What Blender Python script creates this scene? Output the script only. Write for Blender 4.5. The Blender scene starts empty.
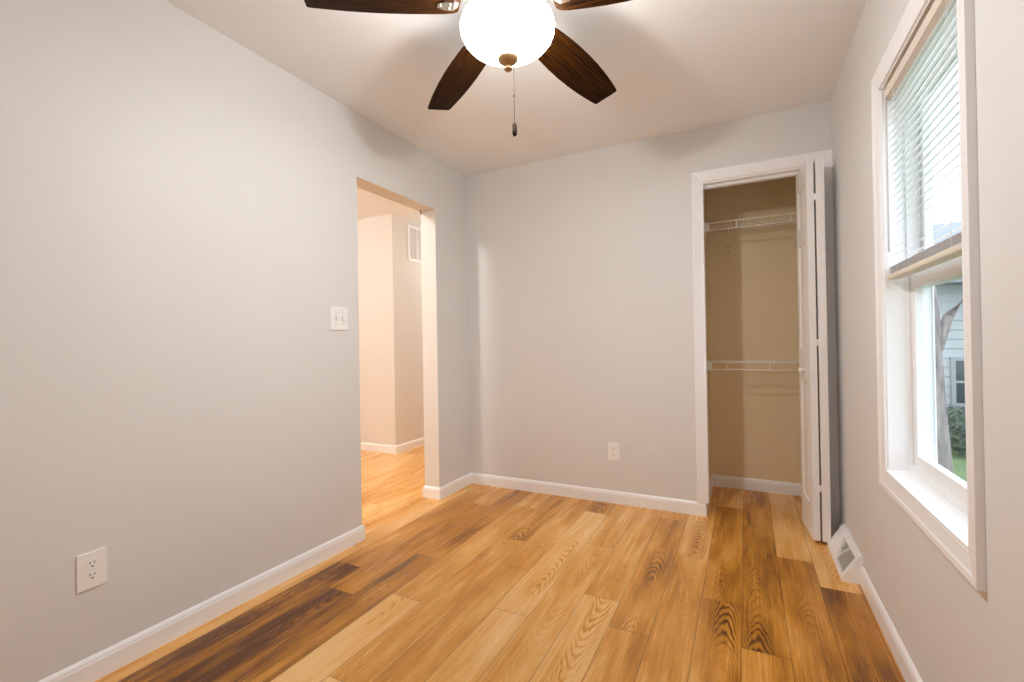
import bpy, bmesh, math, random
from mathutils import Vector, Matrix

sc = bpy.context.scene
COL = sc.collection

# ------------------------------------------------------------------ camera
cam_d = bpy.data.cameras.new('camera')
cam = bpy.data.objects.new('camera', cam_d)
COL.objects.link(cam)
cr = Vector((0.89236509, 0.45100986, -0.01657299))
cu = Vector((0.01694762, 0.00320848, 0.99985123))
cf = Vector((-0.45099593, 0.8925132, 0.00478041))
M = Matrix((cr, cu, -cf)).transposed().to_4x4()
M.translation = Vector((0, 0, 1.10309552))
cam.matrix_world = M
cam_d.sensor_fit = 'HORIZONTAL'
cam_d.sensor_width = 36.0
cam_d.lens = 463.0225 * 36.0 / 1024.0
cam_d.clip_start = 0.02
sc.camera = cam

# ------------------------------------------------------------------ sky, lights, exposure
world = bpy.data.worlds.new('sky')
sc.world = world
world.use_nodes = True
bgn = world.node_tree.nodes['Background']
bgn.inputs['Color'].default_value = (0.83, 0.93, 1.0, 1)
bgn.inputs['Strength'].default_value = 1.55

def lamp(name, kind, loc, energy, color, size=0.1):
    d = bpy.data.lights.new(name, kind)
    d.energy = energy
    d.color = color
    if kind == 'POINT':
        d.shadow_soft_size = size
    else:
        d.size = size
    o = bpy.data.objects.new(name, d)
    COL.objects.link(o)
    o.location = loc
    return o

GLOBE_EMIT = 16.0                      # frosted globe
lamp('fan_bulb', 'POINT', (-0.72, 1.43, 2.155), 12.5, (1.0, 0.985, 0.965), 0.025)   # bulb inside the globe
down_fill = lamp('fan_down_fill', 'AREA', (-0.72, 1.43, 2.222), 10, (1.0, 0.985, 0.965), 0.09)   # added disc fill, sends more of the globe's light downward
down_fill.data.shape = 'DISK'
GLOBE_COL = (1.0, 0.985, 0.965)
lamp('hall_light', 'POINT', (-2.31, 1.21, 2.25), 21, (1.0, 0.945, 0.89), 0.05)
lamp('hall_light', 'POINT', (-3.9, 2.2, 2.2), 11, (1.0, 0.945, 0.89), 0.10)  # added fill for the hall corner wall, no fixture known
lamp('hall_light', 'POINT', (-2.65, 5.2, 2.2), 10, (1.0, 0.945, 0.89), 0.10)  # added fill for the far end of the hall, no fixture known

vs = sc.view_settings
vs.view_transform = 'Standard'
vs.look = 'None'
vs.gamma = 1.0
vs.use_curve_mapping = False
vs.exposure = 1.10
sc.cycles.max_bounces = 14
sc.cycles.diffuse_bounces = 8
sc.cycles.glossy_bounces = 6
sc.cycles.transparent_max_bounces = 16
sc.cycles.sample_clamp_indirect = 6.0
sc.cycles.caustics_reflective = False
sc.cycles.caustics_refractive = False
sc.cycles.use_denoising = True

# ------------------------------------------------------------------ room dimensions (metres)
XL, XR, YB, H = -1.9666, 0.4487, 3.1353, 2.44     # left wall, right wall, back wall, ceiling
XLO = -2.095                                       # hall side of the left wall
YR = -0.62                                         # rear wall behind the camera
OY0, OY1, OZ = 1.9614, 2.7077, 2.0684              # opening to the hall
CX0, CX1, CZ = -0.235, 0.395, 2.082                # closet opening
CYF, CYB, CXL = 3.25, 3.815, -0.25                 # closet inside front, back and left
WY0, WY1, WZ0, WZ1 = 1.397, 2.088, 0.620, 1.995    # window opening
HX, HY = -3.19, 3.655                              # hall block corner

# ------------------------------------------------------------------ materials
def new_mat(name):
    m = bpy.data.materials.new(name)
    m.use_nodes = True
    nt = m.node_tree
    return m, nt, nt.nodes['Principled BSDF']

def paint(name, col, rough=0.5, bump=0.0, scale=220.0, spec=0.5, metal=0.0, var=0.02):
    m, nt, b = new_mat(name)
    L = nt.links
    tc = nt.nodes.new('ShaderNodeTexCoord')
    nz = nt.nodes.new('ShaderNodeTexNoise')
    nz.inputs['Scale'].default_value = 3.0
    nz.inputs['Detail'].default_value = 3.0
    L.new(tc.outputs['Object'], nz.inputs['Vector'])
    mx = nt.nodes.new('ShaderNodeMix')
    mx.data_type = 'RGBA'
    mx.inputs[6].default_value = (*[c * (1 - var) for c in col], 1)
    mx.inputs[7].default_value = (*[min(1, c * (1 + var)) for c in col], 1)
    L.new(nz.outputs['Fac'], mx.inputs[0])
    L.new(mx.outputs[2], b.inputs['Base Color'])
    b.inputs['Roughness'].default_value = rough
    b.inputs['Specular IOR Level'].default_value = spec
    b.inputs['Metallic'].default_value = metal
    if bump:
        n2 = nt.nodes.new('ShaderNodeTexNoise')
        n2.inputs['Scale'].default_value = scale
        n2.inputs['Detail'].default_value = 2.0
        L.new(tc.outputs['Object'], n2.inputs['Vector'])
        bp = nt.nodes.new('ShaderNodeBump')
        bp.inputs['Strength'].default_value = bump
        bp.inputs['Distance'].default_value = 0.001
        L.new(n2.outputs['Fac'], bp.inputs['Height'])
        L.new(bp.outputs['Normal'], b.inputs['Normal'])
    return m

M_WALL = paint('grey wall paint', (0.72, 0.722, 0.72), 0.55, 0.15, 260)
M_CLOSET = paint('lamp-warm closet paint', (0.80, 0.665, 0.445), 0.6, 0.15, 260)  # warm cast of the lamp put into the closet wall colour
M_HALL = paint('cream hall paint', (0.74, 0.72, 0.69), 0.55, 0.15, 260)
M_CEIL = paint('flat ceiling paint', (0.86, 0.87, 0.875), 0.8, 0.12, 180)
M_TRIM = paint('white trim paint', (0.89, 0.90, 0.92), 0.32, 0.05, 60)
M_DOOR = paint('white door paint', (0.85, 0.845, 0.84), 0.38, 0.05, 60)
M_VINYL = paint('white vinyl', (0.84, 0.85, 0.86), 0.35)
M_SLAT = paint('white blind slat', (0.82, 0.82, 0.83), 0.4)
M_RAIL = paint('cream blind rail', (0.74, 0.68, 0.60), 0.45)
M_PLATE = paint('white plastic', (0.88, 0.88, 0.88), 0.3)
M_WIRE = paint('white coated wire', (0.92, 0.91, 0.89), 0.35)
M_SLOT = paint('dark slot', (0.03, 0.025, 0.02), 0.6)
M_NICKEL = paint('brushed nickel', (0.62, 0.58, 0.52), 0.28, metal=1.0)
M_BRONZE = paint('dark bronze', (0.010, 0.006, 0.004), 0.7, spec=0.05)
M_GREYMET = paint('grey damper metal', (0.55, 0.54, 0.51), 0.45)
M_SUBFLOOR = paint('brown subfloor wood', (0.16, 0.10, 0.05), 0.6)  # plain brown wood of the subfloor slab

def m_wood_blade():
    m, nt, b = new_mat('walnut fan blade')
    L = nt.links
    uv = nt.nodes.new('ShaderNodeUVMap')
    mp = nt.nodes.new('ShaderNodeMapping')
    mp.inputs['Scale'].default_value = (2.2, 55, 1)
    nz = nt.nodes.new('ShaderNodeTexNoise')
    nz.inputs['Scale'].default_value = 3.0
    nz.inputs['Detail'].default_value = 6
    nz.inputs['Distortion'].default_value = 0.6
    L.new(uv.outputs['UV'], mp.inputs['Vector'])
    L.new(mp.outputs['Vector'], nz.inputs['Vector'])
    rp = nt.nodes.new('ShaderNodeValToRGB')
    rp.color_ramp.elements[0].position = 0.32
    rp.color_ramp.elements[0].color = (0.002, 0.0005, 0.0001, 1)
    rp.color_ramp.elements[1].position = 0.68
    rp.color_ramp.elements[1].color = (0.042, 0.013, 0.001, 1)
    L.new(nz.outputs['Fac'], rp.inputs['Fac'])
    L.new(rp.outputs['Color'], b.inputs['Base Color'])
    b.inputs['Roughness'].default_value = 0.5
    b.inputs['Specular IOR Level'].default_value = 0.06
    return m
M_BLADE = m_wood_blade()

def m_globe():
    m, nt, b = new_mat('lit frosted glass')
    nt.nodes.remove(b)
    em = nt.nodes.new('ShaderNodeEmission')
    em.inputs['Color'].default_value = (*GLOBE_COL, 1)
    em.inputs['Strength'].default_value = GLOBE_EMIT
    tr = nt.nodes.new('ShaderNodeBsdfTransparent')
    mx = nt.nodes.new('ShaderNodeMixShader')
    mx.inputs[0].default_value = 0.45
    nt.links.new(tr.outputs[0], mx.inputs[1])
    nt.links.new(em.outputs[0], mx.inputs[2])
    nt.links.new(mx.outputs[0], nt.nodes['Material Output'].inputs['Surface'])
    return m
M_GLOBE = m_globe()

def m_glass():
    m = bpy.data.materials.new('window glass')
    m.use_nodes = True
    nt = m.node_tree
    nt.nodes.remove(nt.nodes['Principled BSDF'])
    out = nt.nodes['Material Output']
    tr = nt.nodes.new('ShaderNodeBsdfTransparent')
    tr.inputs['Color'].default_value = (0.975, 0.98, 0.985, 1)
    gl = nt.nodes.new('ShaderNodeBsdfGlossy')
    gl.inputs['Roughness'].default_value = 0.02
    lw = nt.nodes.new('ShaderNodeLayerWeight')
    lw.inputs['Blend'].default_value = 0.5
    fr = nt.nodes.new('ShaderNodeMath'); fr.operation = 'POWER'
    nt.links.new(lw.outputs['Facing'], fr.inputs[0]); fr.inputs[1].default_value = 7.0
    fs = nt.nodes.new('ShaderNodeMath'); fs.operation = 'MULTIPLY_ADD'
    nt.links.new(fr.outputs[0], fs.inputs[0]); fs.inputs[1].default_value = 0.30; fs.inputs[2].default_value = 0.02
    fr = fs
    mx = nt.nodes.new('ShaderNodeMixShader')
    nt.links.new(fr.outputs[0], mx.inputs[0])
    nt.links.new(tr.outputs[0], mx.inputs[1])
    nt.links.new(gl.outputs[0], mx.inputs[2])
    nt.links.new(mx.outputs[0], out.inputs['Surface'])
    return m
M_GLASS = m_glass()

def m_floor():
    m, nt, b = new_mat('oak plank floor')
    L = nt.links
    N = nt.nodes.new
    def math_(op, a, bb=None, c=None):
        n = N('ShaderNodeMath'); n.operation = op
        for i, v in enumerate((a, bb, c)):
            if v is None: continue
            if isinstance(v, (int, float)): n.inputs[i].default_value = v
            else: L.new(v, n.inputs[i])
        return n.outputs[0]
    uv = N('ShaderNodeUVMap'); uv.uv_map = 'UVMap'
    sx = N('ShaderNodeSeparateXYZ'); L.new(uv.outputs['UV'], sx.inputs[0])
    U, V = sx.outputs[0], sx.outputs[1]
    at = N('ShaderNodeAttribute'); at.attribute_name = 'plank'
    sc3 = N('ShaderNodeSeparateColor'); L.new(at.outputs['Color'], sc3.inputs[0])
    TONE, SEED, CATH = sc3.outputs[0], sc3.outputs[1], sc3.outputs[2]
    S = math_('MULTIPLY', SEED, 53.0)
    def vec(x, y, z):
        c = N('ShaderNodeCombineXYZ')
        for i, v in enumerate((x, y, z)):
            if isinstance(v, (int, float)): c.inputs[i].default_value = v
            else: L.new(v, c.inputs[i])
        return c.outputs[0]
    def noise(v, scale=1.0, detail=2.0, dist=0.0):
        n = N('ShaderNodeTexNoise')
        n.inputs['Scale'].default_value = scale
        n.inputs['Detail'].default_value = detail
        n.inputs['Distortion'].default_value = dist
        L.new(v, n.inputs['Vector']); return n.outputs['Fac']
    cloud = noise(vec(math_('MULTIPLY', U, 14.0), math_('MULTIPLY', V, 2.2), S), 1.0, 3.0)
    warp = noise(vec(math_('MULTIPLY', U, 22.0), math_('MULTIPLY', V, 5.0), math_('ADD', S, 7.0)), 1.0, 3.0)
    mask = noise(vec(math_('MULTIPLY', U, 8.0), math_('MULTIPLY', V, 1.5), math_('ADD', S, 19.0)), 1.0, 2.0)
    # cathedral arches: parabolas along the plank
    off = math_('MULTIPLY', math_('SUBTRACT', SEED, 0.5), 0.05)
    uc = math_('SUBTRACT', U, off)
    u2 = math_('MULTIPLY', math_('MULTIPLY', uc, uc), 80.0)
    sgn = math_('SUBTRACT', math_('MULTIPLY', math_('GREATER_THAN', math_('FRACT', math_('MULTIPLY', SEED, 17.0)), 0.45), 2.0), 1.0)
    f = math_('ADD', math_('MULTIPLY', math_('ADD', math_('MULTIPLY', V, sgn), u2), 34.0), math_('MULTIPLY', warp, 6.0))
    wave = math_('ADD', math_('MULTIPLY', math_('SINE', math_('MULTIPLY', f, 3.1416)), 0.5), 0.5)
    line = math_('POWER', wave, 2.2)
    mr = N('ShaderNodeMapRange'); mr.inputs[1].default_value = 0.42; mr.inputs[2].default_value = 0.60
    L.new(mask, mr.inputs[0])
    fe = N('ShaderNodeMapRange'); fe.inputs[1].default_value = 0.034; fe.inputs[2].default_value = 0.066
    fe.inputs[3].default_value = 1.0; fe.inputs[4].default_value = 0.0
    L.new(math_('ABSOLUTE', uc), fe.inputs[0])
    cath = math_('MULTIPLY', math_('MULTIPLY', math_('MULTIPLY', line, mr.outputs[0]), CATH), fe.outputs[0])
    # straight grain and pores
    grain = noise(vec(math_('MULTIPLY', U, 130.0), math_('MULTIPLY', V, 3.0), math_('ADD', S, 31.0)), 1.0, 4.0, 0.4)
    grain = math_('MINIMUM', grain, 0.66)
    pores = noise(vec(math_('MULTIPLY', U, 300.0), math_('MULTIPLY', V, 14.0), math_('ADD', S, 43.0)), 1.0, 2.0)
    tn = math_('MULTIPLY_ADD', math_('SUBTRACT', TONE, 0.6), 1.55, 0.60)
    t = math_('ADD', tn, math_('MULTIPLY', math_('SUBTRACT', cloud, 0.5), 1.15))
    t = math_('ADD', t, math_('MULTIPLY', math_('SUBTRACT', grain, 0.5), 0.46))
    t = math_('ADD', t, math_('MULTIPLY', math_('SUBTRACT', pores, 0.5), 0.34))
    t = math_('SUBTRACT', t, math_('MULTIPLY', cath, 0.60))
    rp = N('ShaderNodeValToRGB')
    e = rp.color_ramp.elements
    e[0].position = 0.0; e[0].color = (0.12, 0.038, 0.008, 1)
    e[1].position = 1.0; e[1].color = (0.88, 0.54, 0.22, 1)
    for p, c in ((0.25, (0.40, 0.155, 0.013, 1)), (0.5, (0.62, 0.27, 0.038, 1)), (0.75, (0.78, 0.41, 0.11, 1))):
        k = e.new(p); k.color = c
    L.new(t, rp.inputs['Fac'])
    # plank joints
    uv2 = N('ShaderNodeUVMap'); uv2.uv_map = 'Edge'
    s2 = N('ShaderNodeSeparateXYZ'); L.new(uv2.outputs['UV'], s2.inputs[0])
    eu = math_('GREATER_THAN', math_('ABSOLUTE', U), 0.0757)
    ev = math_('MAXIMUM', math_('LESS_THAN', s2.outputs[0], 0.0014), math_('LESS_THAN', s2.outputs[1], 0.0014))
    gap = math_('MULTIPLY', math_('MAXIMUM', eu, ev), 0.75)
    mx = N('ShaderNodeMix'); mx.data_type = 'RGBA'
    L.new(gap, mx.inputs[0]); L.new(rp.outputs['Color'], mx.inputs[6])
    mx.inputs[7].default_value = (0.07, 0.028, 0.010, 1)
    L.new(mx.outputs[2], b.inputs['Base Color'])
    b.inputs['Roughness'].default_value = 0.3
    b.inputs['Specular IOR Level'].default_value = 0.5
    rr = math_('ADD', math_('MULTIPLY', grain, 0.12), 0.20)
    L.new(rr, b.inputs['Roughness'])
    bp = N('ShaderNodeBump'); bp.inputs['Strength'].default_value = 0.10; bp.inputs['Distance'].default_value = 0.0004
    hh = math_('SUBTRACT', math_('SUBTRACT', grain, math_('MULTIPLY', cath, 0.6)), math_('MULTIPLY', gap, 2.0))
    L.new(hh, bp.inputs['Height']); L.new(bp.outputs['Normal'], b.inputs['Normal'])
    return m
M_FLOOR = m_floor()

# ------------------------------------------------------------------ mesh helpers
def link(name, bm, mat, parent=None, smooth=False, recalc=True):
    if recalc:
        bmesh.ops.recalc_face_normals(bm, faces=bm.faces)
    me = bpy.data.meshes.new(name)
    bm.to_mesh(me); bm.free()
    me.materials.append(mat)
    if smooth:
        for p in me.polygons: p.use_smooth = True
        try: me.set_sharp_from_angle(angle=math.radians(38))
        except Exception: pass
    o = bpy.data.objects.new(name, me)
    COL.objects.link(o)
    if parent: o.parent = parent
    return o

def empty(name, loc=(0, 0, 0)):
    o = bpy.data.objects.new(name, None)
    o.empty_display_size = 0.05
    COL.objects.link(o); o.location = loc
    return o

def tag(o, label=None, cat=None, group=None, kind=None):
    if label: o['label'] = label
    if cat: o['category'] = cat
    if group: o['group'] = group
    if kind: o['kind'] = kind
    return o

def struct(name, bm, mat, label=None, cat=None, parent=None, smooth=False, recalc=True):
    o = link(name, bm, mat, parent, smooth, recalc)
    if parent is None:
        tag(o, label, cat, None, 'structure')
    return o

def box(bm, x0, x1, y0, y1, z0, z1, bevel=0.0):
    r = bmesh.ops.create_cube(bm, size=1.0)
    vs_ = r['verts']
    for v in vs_:
        v.co = Vector(((x0 + x1) / 2 + v.co.x * (x1 - x0), (y0 + y1) / 2 + v.co.y * (y1 - y0), (z0 + z1) / 2 + v.co.z * (z1 - z0)))
    if bevel:
        es = list({e for v in vs_ for e in v.link_edges})
        bmesh.ops.bevel(bm, geom=es, offset=bevel, segments=2, affect='EDGES', profile=0.6)
    return bm

def prism(bm, poly, fn, a, b):
    """extrude polygon: fn(p, t) gives the point for polygon point p at extrusion t"""
    va = [bm.verts.new(fn(p, a)) for p in poly]
    vb = [bm.verts.new(fn(p, b)) for p in poly]
    bm.faces.new(va); bm.faces.new(list(reversed(vb)))
    n = len(poly)
    for i in range(n):
        j = (i + 1) % n
        bm.faces.new((va[i], vb[i], vb[j], va[j]))
    return bm

def lathe(bm, prof, cx, cy, seg=40, cap=True):
    rings = []
    for r, z in prof:
        rings.append([bm.verts.new((cx + r * math.cos(2 * math.pi * k / seg), cy + r * math.sin(2 * math.pi * k / seg), z)) for k in range(seg)])
    for a, b in zip(rings, rings[1:]):
        for k in range(seg):
            bm.faces.new((a[k], a[(k + 1) % seg], b[(k + 1) % seg], b[k]))
    if cap:
        bm.faces.new(list(reversed(rings[0]))); bm.faces.new(rings[-1])
    return bm

def tube(bm, pts, r, seg=8):
    pts = [Vector(p) for p in pts]
    rings = []
    for i, p in enumerate(pts):
        d = (pts[min(i + 1, len(pts) - 1)] - pts[max(i - 1, 0)]).normalized()
        up = Vector((0, 0, 1)) if abs(d.z) < 0.9 else Vector((1, 0, 0))
        a = d.cross(up).normalized(); b = d.cross(a)
        rr = r[i] if isinstance(r, (list, tuple)) else r
        rings.append([bm.verts.new(p + (a * math.cos(2 * math.pi * k / seg) + b * math.sin(2 * math.pi * k / seg)) * rr) for k in range(seg)])
    for A, B in zip(rings, rings[1:]):
        for k in range(seg):
            bm.faces.new((A[k], A[(k + 1) % seg], B[(k + 1) % seg], B[k]))
    bm.faces.new(rings[0]); bm.faces.new(list(reversed(rings[-1])))
    return bm

def disc(bm, c, axis, r, h, seg=16):
    c = Vector(c); axis = Vector(axis).normalized()
    return tube(bm, [c, c + axis * h], r, seg)

def sweep(path, prof, side, segs=None, closed=False):
    """path: 2-D points; prof: (offset, z) loop; side +1 = left of travel. segments meet in mitres."""
    n = len(path)
    P = [Vector((p[0], p[1])) for p in path]
    def nrm(a, b):
        d = (b - a).normalized()
        return Vector((-d.y, d.x)) * side
    offs = []
    for i in range(n):
        if closed:
            n0, n1 = nrm(P[i - 1], P[i]), nrm(P[i], P[(i + 1) % n])
        else:
            n0 = nrm(P[max(i - 1, 0)], P[max(i - 1, 0) + 1])
            n1 = nrm(P[min(i, n - 2)], P[min(i, n - 2) + 1])
        m = (n0 + n1)
        m = m / max(1e-6, (1 + n0.dot(n1)))
        offs.append(m)
    out = bmesh.new()
    rng = range(n if closed else n - 1)
    for i in (segs if segs is not None else rng):
        j = (i + 1) % n
        ra = [out.verts.new((P[i].x + offs[i].x * o, P[i].y + offs[i].y * o, z)) for o, z in prof]
        rb = [out.verts.new((P[j].x + offs[j].x * o, P[j].y + offs[j].y * o, z)) for o, z in prof]
        k = len(prof)
        for a in range(k):
            b = (a + 1) % k
            out.faces.new((ra[a], rb[a], rb[b], ra[b]))
        out.faces.new(list(reversed(ra))); out.faces.new(rb)
    return out

# ------------------------------------------------------------------ floor of separate planks
def build_floor():
    rnd = random.Random(4)
    W = 0.1541; X0 = -0.0330; PL = 1.22
    offs = {-12: 1.713, -11: 1.51, -10: 1.951, -9: 1.594, -8: 1.104, -7: 2.038, -6: 1.689, -5: 1.228, -4: 1.955,
            -3: 1.769, -2: 1.297, -1: 2.136, 0: 1.847, 1: 1.47, 2: 1.225}
    # tone, cathedral for the planks that begin after / before the measured joint
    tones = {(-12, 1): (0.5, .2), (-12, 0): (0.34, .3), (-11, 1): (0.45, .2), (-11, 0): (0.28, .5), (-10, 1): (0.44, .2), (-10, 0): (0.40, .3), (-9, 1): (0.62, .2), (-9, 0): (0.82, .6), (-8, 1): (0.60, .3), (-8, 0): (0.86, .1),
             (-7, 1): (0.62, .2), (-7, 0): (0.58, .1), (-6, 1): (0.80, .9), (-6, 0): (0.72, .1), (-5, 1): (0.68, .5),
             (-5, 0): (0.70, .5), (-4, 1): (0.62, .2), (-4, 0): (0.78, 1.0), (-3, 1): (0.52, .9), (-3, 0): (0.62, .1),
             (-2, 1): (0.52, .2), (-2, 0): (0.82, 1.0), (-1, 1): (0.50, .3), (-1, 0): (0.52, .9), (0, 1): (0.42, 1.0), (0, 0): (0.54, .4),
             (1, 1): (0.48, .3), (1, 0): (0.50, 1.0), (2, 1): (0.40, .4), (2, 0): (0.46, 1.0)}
    bm = bmesh.new()
    uvl = bm.loops.layers.uv.new('UVMap'); uve = bm.loops.layers.uv.new('Edge')
    cl = bm.loops.layers.float_color.new('plank')
    YA, YZ, XA, XZ = YR - 0.1, 6.4, -5.3, 0.55
    for i in range(-35, 5):
        xa = X0 + i * W; xb = xa + W
        ca, cb = max(xa, XA), min(xb, XZ)
        if cb - ca < 1e-4: continue
        o = offs.get(i, rnd.uniform(0, PL))
        k = -6
        while True:
            ya = o + k * PL; yb = ya + PL
            k += 1
            if yb <= YA: continue
            if ya >= YZ: break
            y0, y1 = max(ya, YA), min(yb, YZ)
            tk = (i, 1 if abs(ya - o) < .01 else (0 if abs(yb - o) < .01 else 9))
            rt = rnd.uniform(0.42, 0.78); rc = rnd.choice((0.1, 0.3, 0.6, 0.9)); sd = rnd.random()
            if i <= -12 and tk not in tones: rt = rnd.uniform(0.62, 0.82); rc *= 0.4
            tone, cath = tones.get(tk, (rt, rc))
            # very slim bevelled board edges keep planks individual in the mesh
            v = [bm.verts.new(p) for p in ((ca, y0, 0), (cb, y0, 0), (cb, y1, 0), (ca, y1, 0))]
            f = bm.faces.new(v)
            for lp in f.loops:
                x, y = lp.vert.co.x, lp.vert.co.y
                lp[uvl].uv = (x - (xa + xb) / 2, y)
                lp[uve].uv = (y - ya, yb - y)
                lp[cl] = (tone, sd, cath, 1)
    bm.normal_update()
    return struct('floor', bm, M_FLOOR, 'honey oak plank floor running from the room into the hall', 'floor', recalc=False)
build_floor()

bm = bmesh.new(); box(bm, -5.3, 0.55, YR - 0.1, 6.4, -0.12, -0.002)
struct('floor_slab', bm, M_SUBFLOOR, 'subfloor under the plank floor', 'floor')

# ------------------------------------------------------------------ ceiling and walls
bm = bmesh.new(); box(bm, -5.3, 0.61, YR - 0.12, 6.4, H, H + 0.1)
struct('ceiling', bm, M_CEIL, 'flat off-white ceiling above the fan', 'ceiling')

bm = bmesh.new()
poly = [(YR, 0), (OY0, 0), (OY0, OZ), (OY1, OZ), (OY1, 0), (6.3, 0), (6.3, H), (YR, H)]
prism(bm, poly, lambda p, t: (t, p[0], p[1]), XLO, XL)
o = struct('wall_left', bm, M_WALL, 'pale grey left wall with a cased-free opening to the hall', 'wall')
o.data.materials.append(M_HALL)
for p in o.data.polygons:          # hall face and the reveal of the opening carry the hall paint
    if p.normal.x < -0.9 or (abs(p.normal.x) < 0.1 and OY0 - 0.01 <= p.center.y <= OY1 + 0.01 and p.center.z < OZ + 0.01):
        p.material_index = 1

bm = bmesh.new()
poly = [(XL, 0), (CXL, 0), (CXL, CZ + 0.02), (CX1 + 0.02, CZ + 0.02), (CX1 + 0.02, 0), (XR, 0), (XR, H), (XL, H)]
prism(bm, poly, lambda p, t: (p[0], t, p[1]), YB, CYF)
struct('wall_back', bm, M_WALL, 'pale grey back wall with the closet opening', 'wall')

bm = bmesh.new()
WT = 0.128
for y0, y1, z0, z1 in ((YR, WY0, -0.1, H), (WY1, 4.0, -0.1, H), (WY0, WY1, -0.1, WZ0), (WY0, WY1, WZ1, H)):
    box(bm, XR, XR + WT, y0, y1, z0, z1)
bmesh.ops.remove_doubles(bm, verts=bm.verts, dist=1e-5)
struct('wall_right', bm, M_WALL, 'pale grey right wall holding the window', 'wall')

bm = bmesh.new(); box(bm, -5.3, XR + WT, YR - 0.12, YR, 0, H)
struct('wall_rear', bm, M_WALL, 'pale grey wall behind the viewer', 'wall')

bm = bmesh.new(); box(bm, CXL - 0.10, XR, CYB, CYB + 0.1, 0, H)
struct('wall_closet_back', bm, M_CLOSET, 'rear wall inside the closet with lamplight warmth in its colour', 'wall')
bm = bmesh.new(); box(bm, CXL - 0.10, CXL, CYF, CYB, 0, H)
struct('wall_closet_left', bm, M_CLOSET, 'left side wall inside the closet with lamplight warmth in its colour', 'wall')

bm = bmesh.new(); box(bm, -5.3, HX, HY, 6.3, 0, H)
struct('wall_hall', bm, M_HALL, 'cream hall wall corner seen through the opening', 'wall')
bm = bmesh.new(); box(bm, -5.4, -5.3, YR - 0.12, HY, 0, H)
struct('wall_hall_left', bm, M_HALL, 'cream wall at the far side of the hall', 'wall')
bm = bmesh.new(); box(bm, -5.3, XLO, 6.3, 6.4, 0, H)
struct('wall_hall_back', bm, M_HALL, 'cream wall at the end of the hall', 'wall')

# ------------------------------------------------------------------ baseboards
BB = [(0, 0), (0.0125, 0), (0.0125, 0.062), (0.0105, 0.068), (0.0095, 0.074), (0.006, 0.080), (0.0035, 0.0835), (0, 0.084)]
struct('baseboard_left', sweep([(XL, YR), (XL, OY0), (XLO, OY0), (XLO, YR)], BB, -1), M_TRIM, 'white baseboard along the near left wall', 'baseboard')
pb = [(XLO, 6.3), (XLO, OY1), (XL, OY1), (XL, YB), (CXL, YB), (CXL, CYB), (XR, CYB)]
struct('baseboard_back', sweep(pb, BB, -1, [0, 1, 2, 3]), M_TRIM, 'white baseboard from the opening along the back wall', 'baseboard')
struct('baseboard_closet', sweep(pb, BB, -1, [4, 5]), M_TRIM, 'white baseboard inside the closet', 'baseboard')
struct('baseboard_right', sweep([(XR, YR), (XR, 2.540)], BB, 1), M_TRIM, 'white baseboard along the right wall below the window', 'baseboard')
struct('baseboard_corner', sweep([(XR, 2.958), (XR, YB - 0.02)], BB, 1), M_TRIM, 'short white baseboard behind the folded door', 'baseboard')
struct('baseboard_hall', sweep([(-5.3, HY), (HX, HY), (HX, 6.3)], BB, -1), M_TRIM, 'white baseboard around the hall corner', 'baseboard')

# ------------------------------------------------------------------ closet casing, jambs, track
CAS = [(0, 0), (0, 0.010), (0.008, 0.0125), (0.012, 0.011), (0.045, 0.0165), (0.055, 0.0185), (0.060, 0.016), (0.060, 0)]
def casing_leg(bm, pts, plane, prof):
    """mitred casing around an opening; pts are the inner corners, travelled so that the casing lies to the left"""
    n = len(pts); P = [Vector(p) for p in pts]
    def nrm(a, b):
        d = (b - a).normalized(); return Vector((-d.y, d.x))
    closed = plane == 'x'
    offs = []
    for i in range(n):
        if closed: n0, n1 = nrm(P[i - 1], P[i]), nrm(P[i], P[(i + 1) % n])
        else: n0 = nrm(P[max(i - 1, 0)], P[max(i - 1, 0) + 1]); n1 = nrm(P[min(i, n - 2)], P[min(i, n - 2) + 1])
        offs.append((n0 + n1) / max(1e-6, 1 + n0.dot(n1)))
    def pt(i, w, t):
        q = P[i] + offs[i] * w
        return (q.x, YB - t, q.y) if plane == 'y' else (XR - t, q.x, q.y)
    for i in range(n if closed else n - 1):
        j = (i + 1) % n
        ra = [bm.verts.new(pt(i, w, t)) for w, t in prof]; rb = [bm.verts.new(pt(j, w, t)) for w, t in prof]
        k = len(prof)
        for a in range(k):
            bm.faces.new((ra[a], rb[a], rb[(a + 1) % k], ra[(a + 1) % k]))
        bm.faces.new(list(reversed(ra))); bm.faces.new(rb)
    return bm
bm = bmesh.new()
CI = 0.0115
CAS2 = [(w * 1.12, t) for w, t in CAS]
casing_leg(bm, [(CX0 + CI, 0.0845), (CX0 + CI, CZ + 0.010), (CX1 - 0.008, CZ + 0.010), (CX1 - 0.008, 0.0)], 'y', CAS2)
for v in bm.verts: v.co.x = min(v.co.x, XR - 0.0005)
struct('trim_1', bm, M_TRIM, 'white casing around the closet opening', 'trim')
bm = bmesh.new()
box(bm, CXL, CX0 + 0.005, YB, CYF, 0.0845, CZ)
box(bm, CX1, CX1 + 0.02, YB, CYF, 0.0, CZ)
box(bm, CXL, CX1 + 0.02, YB, CYF, CZ, CZ + 0.02)
struct('trim_2', bm, M_TRIM, 'white jambs lining the closet opening', 'trim')
bm = bmesh.new()
box(bm, CX0 + 0.006, CX1 - 0.002, 3.180, 3.184, CZ - 0.015, CZ); box(bm, CX0 + 0.006, CX1 - 0.002, 3.212, 3.216, CZ - 0.015, CZ)
box(bm, CX0 + 0.006, CX1 - 0.002, 3.184, 3.212, CZ - 0.004, CZ)
struct('trim_3', bm, M_TRIM, 'white bifold track under the closet header', 'trim')

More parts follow.
